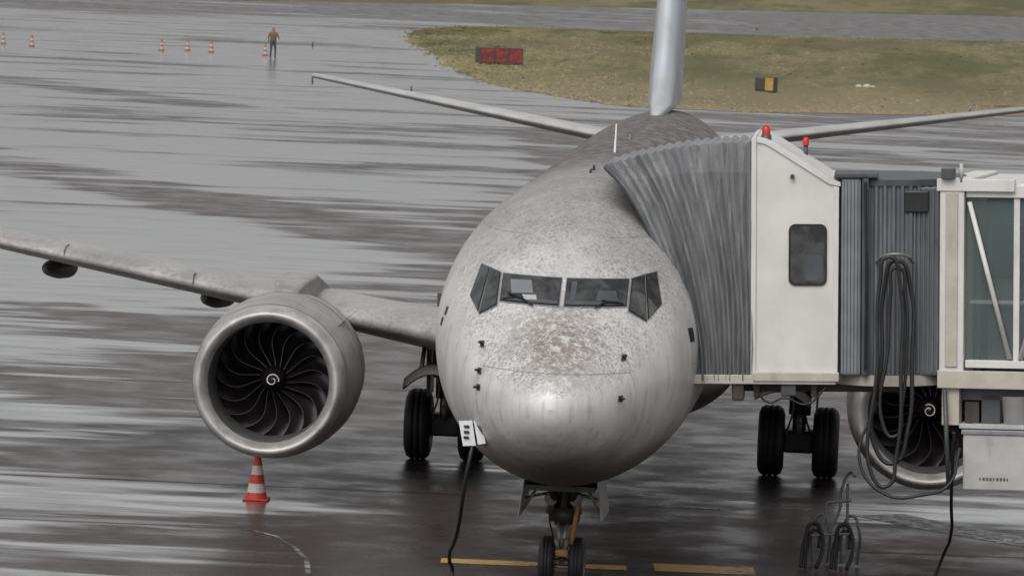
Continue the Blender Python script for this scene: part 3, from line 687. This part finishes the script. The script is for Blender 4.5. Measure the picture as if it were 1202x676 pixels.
# ------------------------------------------------------------ airfield signs, edge markers
def sign(name,loc,w,h,d,mat,rot,n):
    E=empty(name,loc,(0,0,rot))
    for k in range(n):
        a=-w/2+k*w/n; box("sign_panel",a+.01,a+w/n-.01,-d/2,d/2,.14,h,mat,E,.03)
        box("sign_frame",a-.015,a+.02,-d/2-.02,d/2+.02,.12,h+.03,'greyd',E,.01)
    box("sign_frame",w/2-.02,w/2+.015,-d/2-.02,d/2+.02,.12,h+.03,'greyd',E,.01); box("sign_sill",-w/2,w/2,-d/2-.01,d/2+.01,.09,.14,'greyd',E,.01)
    box("sign_top",-w/2,w/2,-d/2-.01,d/2+.01,h+.005,h+.04,'greyd',E,.01)
    for a in (-w/2+.2,0,w/2-.2): cyl("sign_leg",(a,0,0),(a,0,.12),.04,'greyd',E)
    return E
E=sign("taxiway_sign",(-17.4,229.5,0),2.5,.92,.8,'redp',.45,3)
for a0,a1 in ((-.95,-.70),(-.6,-.3),(.0,.12),(.2,.45)): box("sign_glyph",a0,a1,-.408,-.401,.42,.60,'greyd',E)
box("sign_end_plate",1.27,1.29,-.36,.36,.16,.88,'geardark',E,.01)
E=sign("taxiway_sign",(-1.95,202,0),.96,.78,.5,'yelp',-.35,1)
box("sign_back_plate",-.50,.02,-.30,-.26,.16,.76,'geardark',E,.01)
def marker(x,y,mat='greyl',h=.35):
    E=empty("taxiway_edge_light",(x,y,0)); cyl("stem",(0,0,0),(0,0,h*.7),.04,'greyd',E); lathe("lamp",[(h*.7,.07),(h*.9,.07),(h,.03),(h,.001)],(0,0,0),(0,0,1),[mat],E,12)
for x,y in ((-23.5,190),(-6,343),(-30,250),(8,185),(-40,190),(-18,182)): marker(x,y,'greym')
R_=empty("marker_stones",(2.6,216,0))
for dx,r_ in ((0,.20),(.45,.24),(.85,.16)):
    o=lathe("stone",[(0,.9*r_),(r_*.5,r_),(r_*.9,r_*.6),(r_*1.0,.01)],(dx,dx*.4,0),(0,0,1),['beige'],R_,9); o.rotation_euler=(0,0,dx*.3)
# ------------------------------------------------------------ ground, grass, markings
R=3000
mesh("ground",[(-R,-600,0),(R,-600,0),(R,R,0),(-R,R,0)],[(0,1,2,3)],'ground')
def res(pts,n):
    P_=np.array(pts,float); d=np.r_[0,np.cumsum(np.hypot(*np.diff(P_,axis=0).T))]; t=np.linspace(0,d[-1],n)
    return np.stack([np.interp(t,d,P_[:,0]),np.interp(t,d,P_[:,1])],1)
near=res([(-26.5,284),(-25.2,268),(-22.9,252),(-19.5,223),(-15.9,200),(-12,186),(-8.3,177),(-3,175),(4,180),(10.5,186),(30,200),(90,243)],150)
farc=res([(-27.2,292),(-27.5,306),(-26.3,316),(-22,322),(-13.4,323),(-1,329),(14,341),(50,362),(130,420)],150)
def patch(name,A,Bc,m,hh):
    v=[];f=[];n=len(A)
    for j in range(m+1):
        t=j/m
        for i in range(n):
            p=A[i]*(1-t)+Bc[i]*t; e=min(1,8*t*(1-t))
            jx=rng.randn(2)*.3*(1 if 0<j<m else .8); v.append((p[0]+jx[0],p[1]+jx[1],.012+e*hh*abs(rng.randn())))
    for j in range(m):
        for i in range(n-1): f.append((j*n+i,j*n+i+1,(j+1)*n+i+1,(j+1)*n+i))
    mesh(name,v,f,'grass')
patch("grass",near,farc,90,.05)
A=res([(-200,345),(-50,372),(-33,398),(-10.9,421),(17,451),(300,700)],120); Bc=res([(-1500,2800),(1500,2900)],120)
patch("grass",A,Bc,60,.06)
v=[];f=[]
for k in range(24000):
    i=rng.rand()*148; i0=int(i); t=rng.rand()**1.4
    p=(near[i0]*(1-t)+farc[i0]*t)+rng.randn(2)*.4
    if i0>115: continue
    h=.05+.10*rng.rand()**2; w=.05+.10*rng.rand(); a=rng.rand()*.8-.4; q=len(v)
    v+=[(p[0]-w*math.cos(a),p[1]-w*math.sin(a),.01),(p[0]+w*math.cos(a),p[1]+w*math.sin(a),.01),(p[0]+rng.randn()*.05,p[1]+.06+rng.randn()*.05,h)]; f.append((q,q+1,q+2))
mesh("grass_tufts",v,f,'tuft')
def strip(name,pts,w,mat,z=.004):
    P_=[Vector((a,b,0)) for a,b in pts]; v=[];f=[]
    for i,p_ in enumerate(P_):
        d=(P_[min(i+1,len(P_)-1)]-P_[max(i-1,0)]).normalized(); n_=Vector((-d.y,d.x,0))*w/2
        v+=[(p_.x+n_.x,p_.y+n_.y,z),(p_.x-n_.x,p_.y-n_.y,z)]
    for i in range(len(P_)-1): f.append((2*i,2*i+1,2*i+3,2*i+2))
    return mesh(name,v,f,mat)
strip("stop_bar_marking",[(-1.8,6.35),(.75,6.5)],.5,'yline'); strip("stop_bar_marking",[(1.12,6.75),(2.5,6.85)],.85,'yline')
strip("apron_marking",[(4.2,14.6),(5.2,13.2),(7.5,10.6)],.9,'wline'); strip("apron_marking",[(.2,14.2),(1.8,14.3)],.14,'wline')
strip("apron_marking",[(-4.8,8.9),(-4.3,8.2),(-3.9,7.0),(-3.6,5.8),(-3.4,4.2)],.07,'wline')
for k,(p0,p1) in enumerate((((-14,14.2),(-2.2,14.6)),((-14,30.5),(-4,31.5)),((3,9.6),(12,10.6)),((-13,8.4),(-5.6,8.9)))): strip("apron_joint",[p0,p1],.06,'seam',.005)
# ------------------------------------------------------------ light
el,az=math.radians(50),math.radians(195)
w=bpy.data.worlds.new("World"); S.world=w; w.use_nodes=True; nt=w.node_tree; bg=nt.nodes["Background"]
sk=nt.nodes.new("ShaderNodeTexSky"); sk.sky_type='NISHITA'; sk.sun_disc=False; sk.sun_elevation=el; sk.sun_rotation=az; sk.air_density=1.; sk.dust_density=4.; sk.ozone_density=1.
hs=nt.nodes.new("ShaderNodeHueSaturation"); hs.inputs["Saturation"].default_value=.05
nt.links.new(sk.outputs[0],hs.inputs["Color"]); nt.links.new(hs.outputs[0],bg.inputs[0]); bg.inputs[1].default_value=.148
sl=bpy.data.lights.new("sun",'SUN'); sl.energy=.85; sl.angle=math.radians(40); sl.color=(1,.95,.90)
so=bpy.data.objects.new("sun",sl); COL.objects.link(so)
d=Vector((math.sin(az)*math.cos(el),math.cos(az)*math.cos(el),math.sin(el))); so.rotation_euler=d.to_track_quat('Z','Y').to_euler()
# ------------------------------------------------------------ camera
cd=bpy.data.cameras.new("camera"); co=bpy.data.objects.new("camera",cd); COL.objects.link(co)
yaw,pit,rol=-.068,.0719,.0405
F=Vector((math.sin(yaw)*math.cos(pit),math.cos(yaw)*math.cos(pit),-math.sin(pit))); r=Vector((math.cos(yaw),-math.sin(yaw),0)); u=r.cross(F)
r2=r*math.cos(rol)+u*math.sin(rol); u2=-r*math.sin(rol)+u*math.cos(rol)
co.matrix_world=Matrix(((r2.x,u2.x,-F.x,4.006),(r2.y,u2.y,-F.y,-66.73),(r2.z,u2.z,-F.z,9.07),(0,0,0,1)))
cd.sensor_width=36; cd.lens=36*6293.1/1202; cd.clip_start=1; cd.clip_end=6000
cd.dof.use_dof=True; cd.dof.focus_distance=73; cd.dof.aperture_fstop=8
S.camera=co
S.view_settings.view_transform='Standard'; S.view_settings.look='None'; S.view_settings.exposure=0
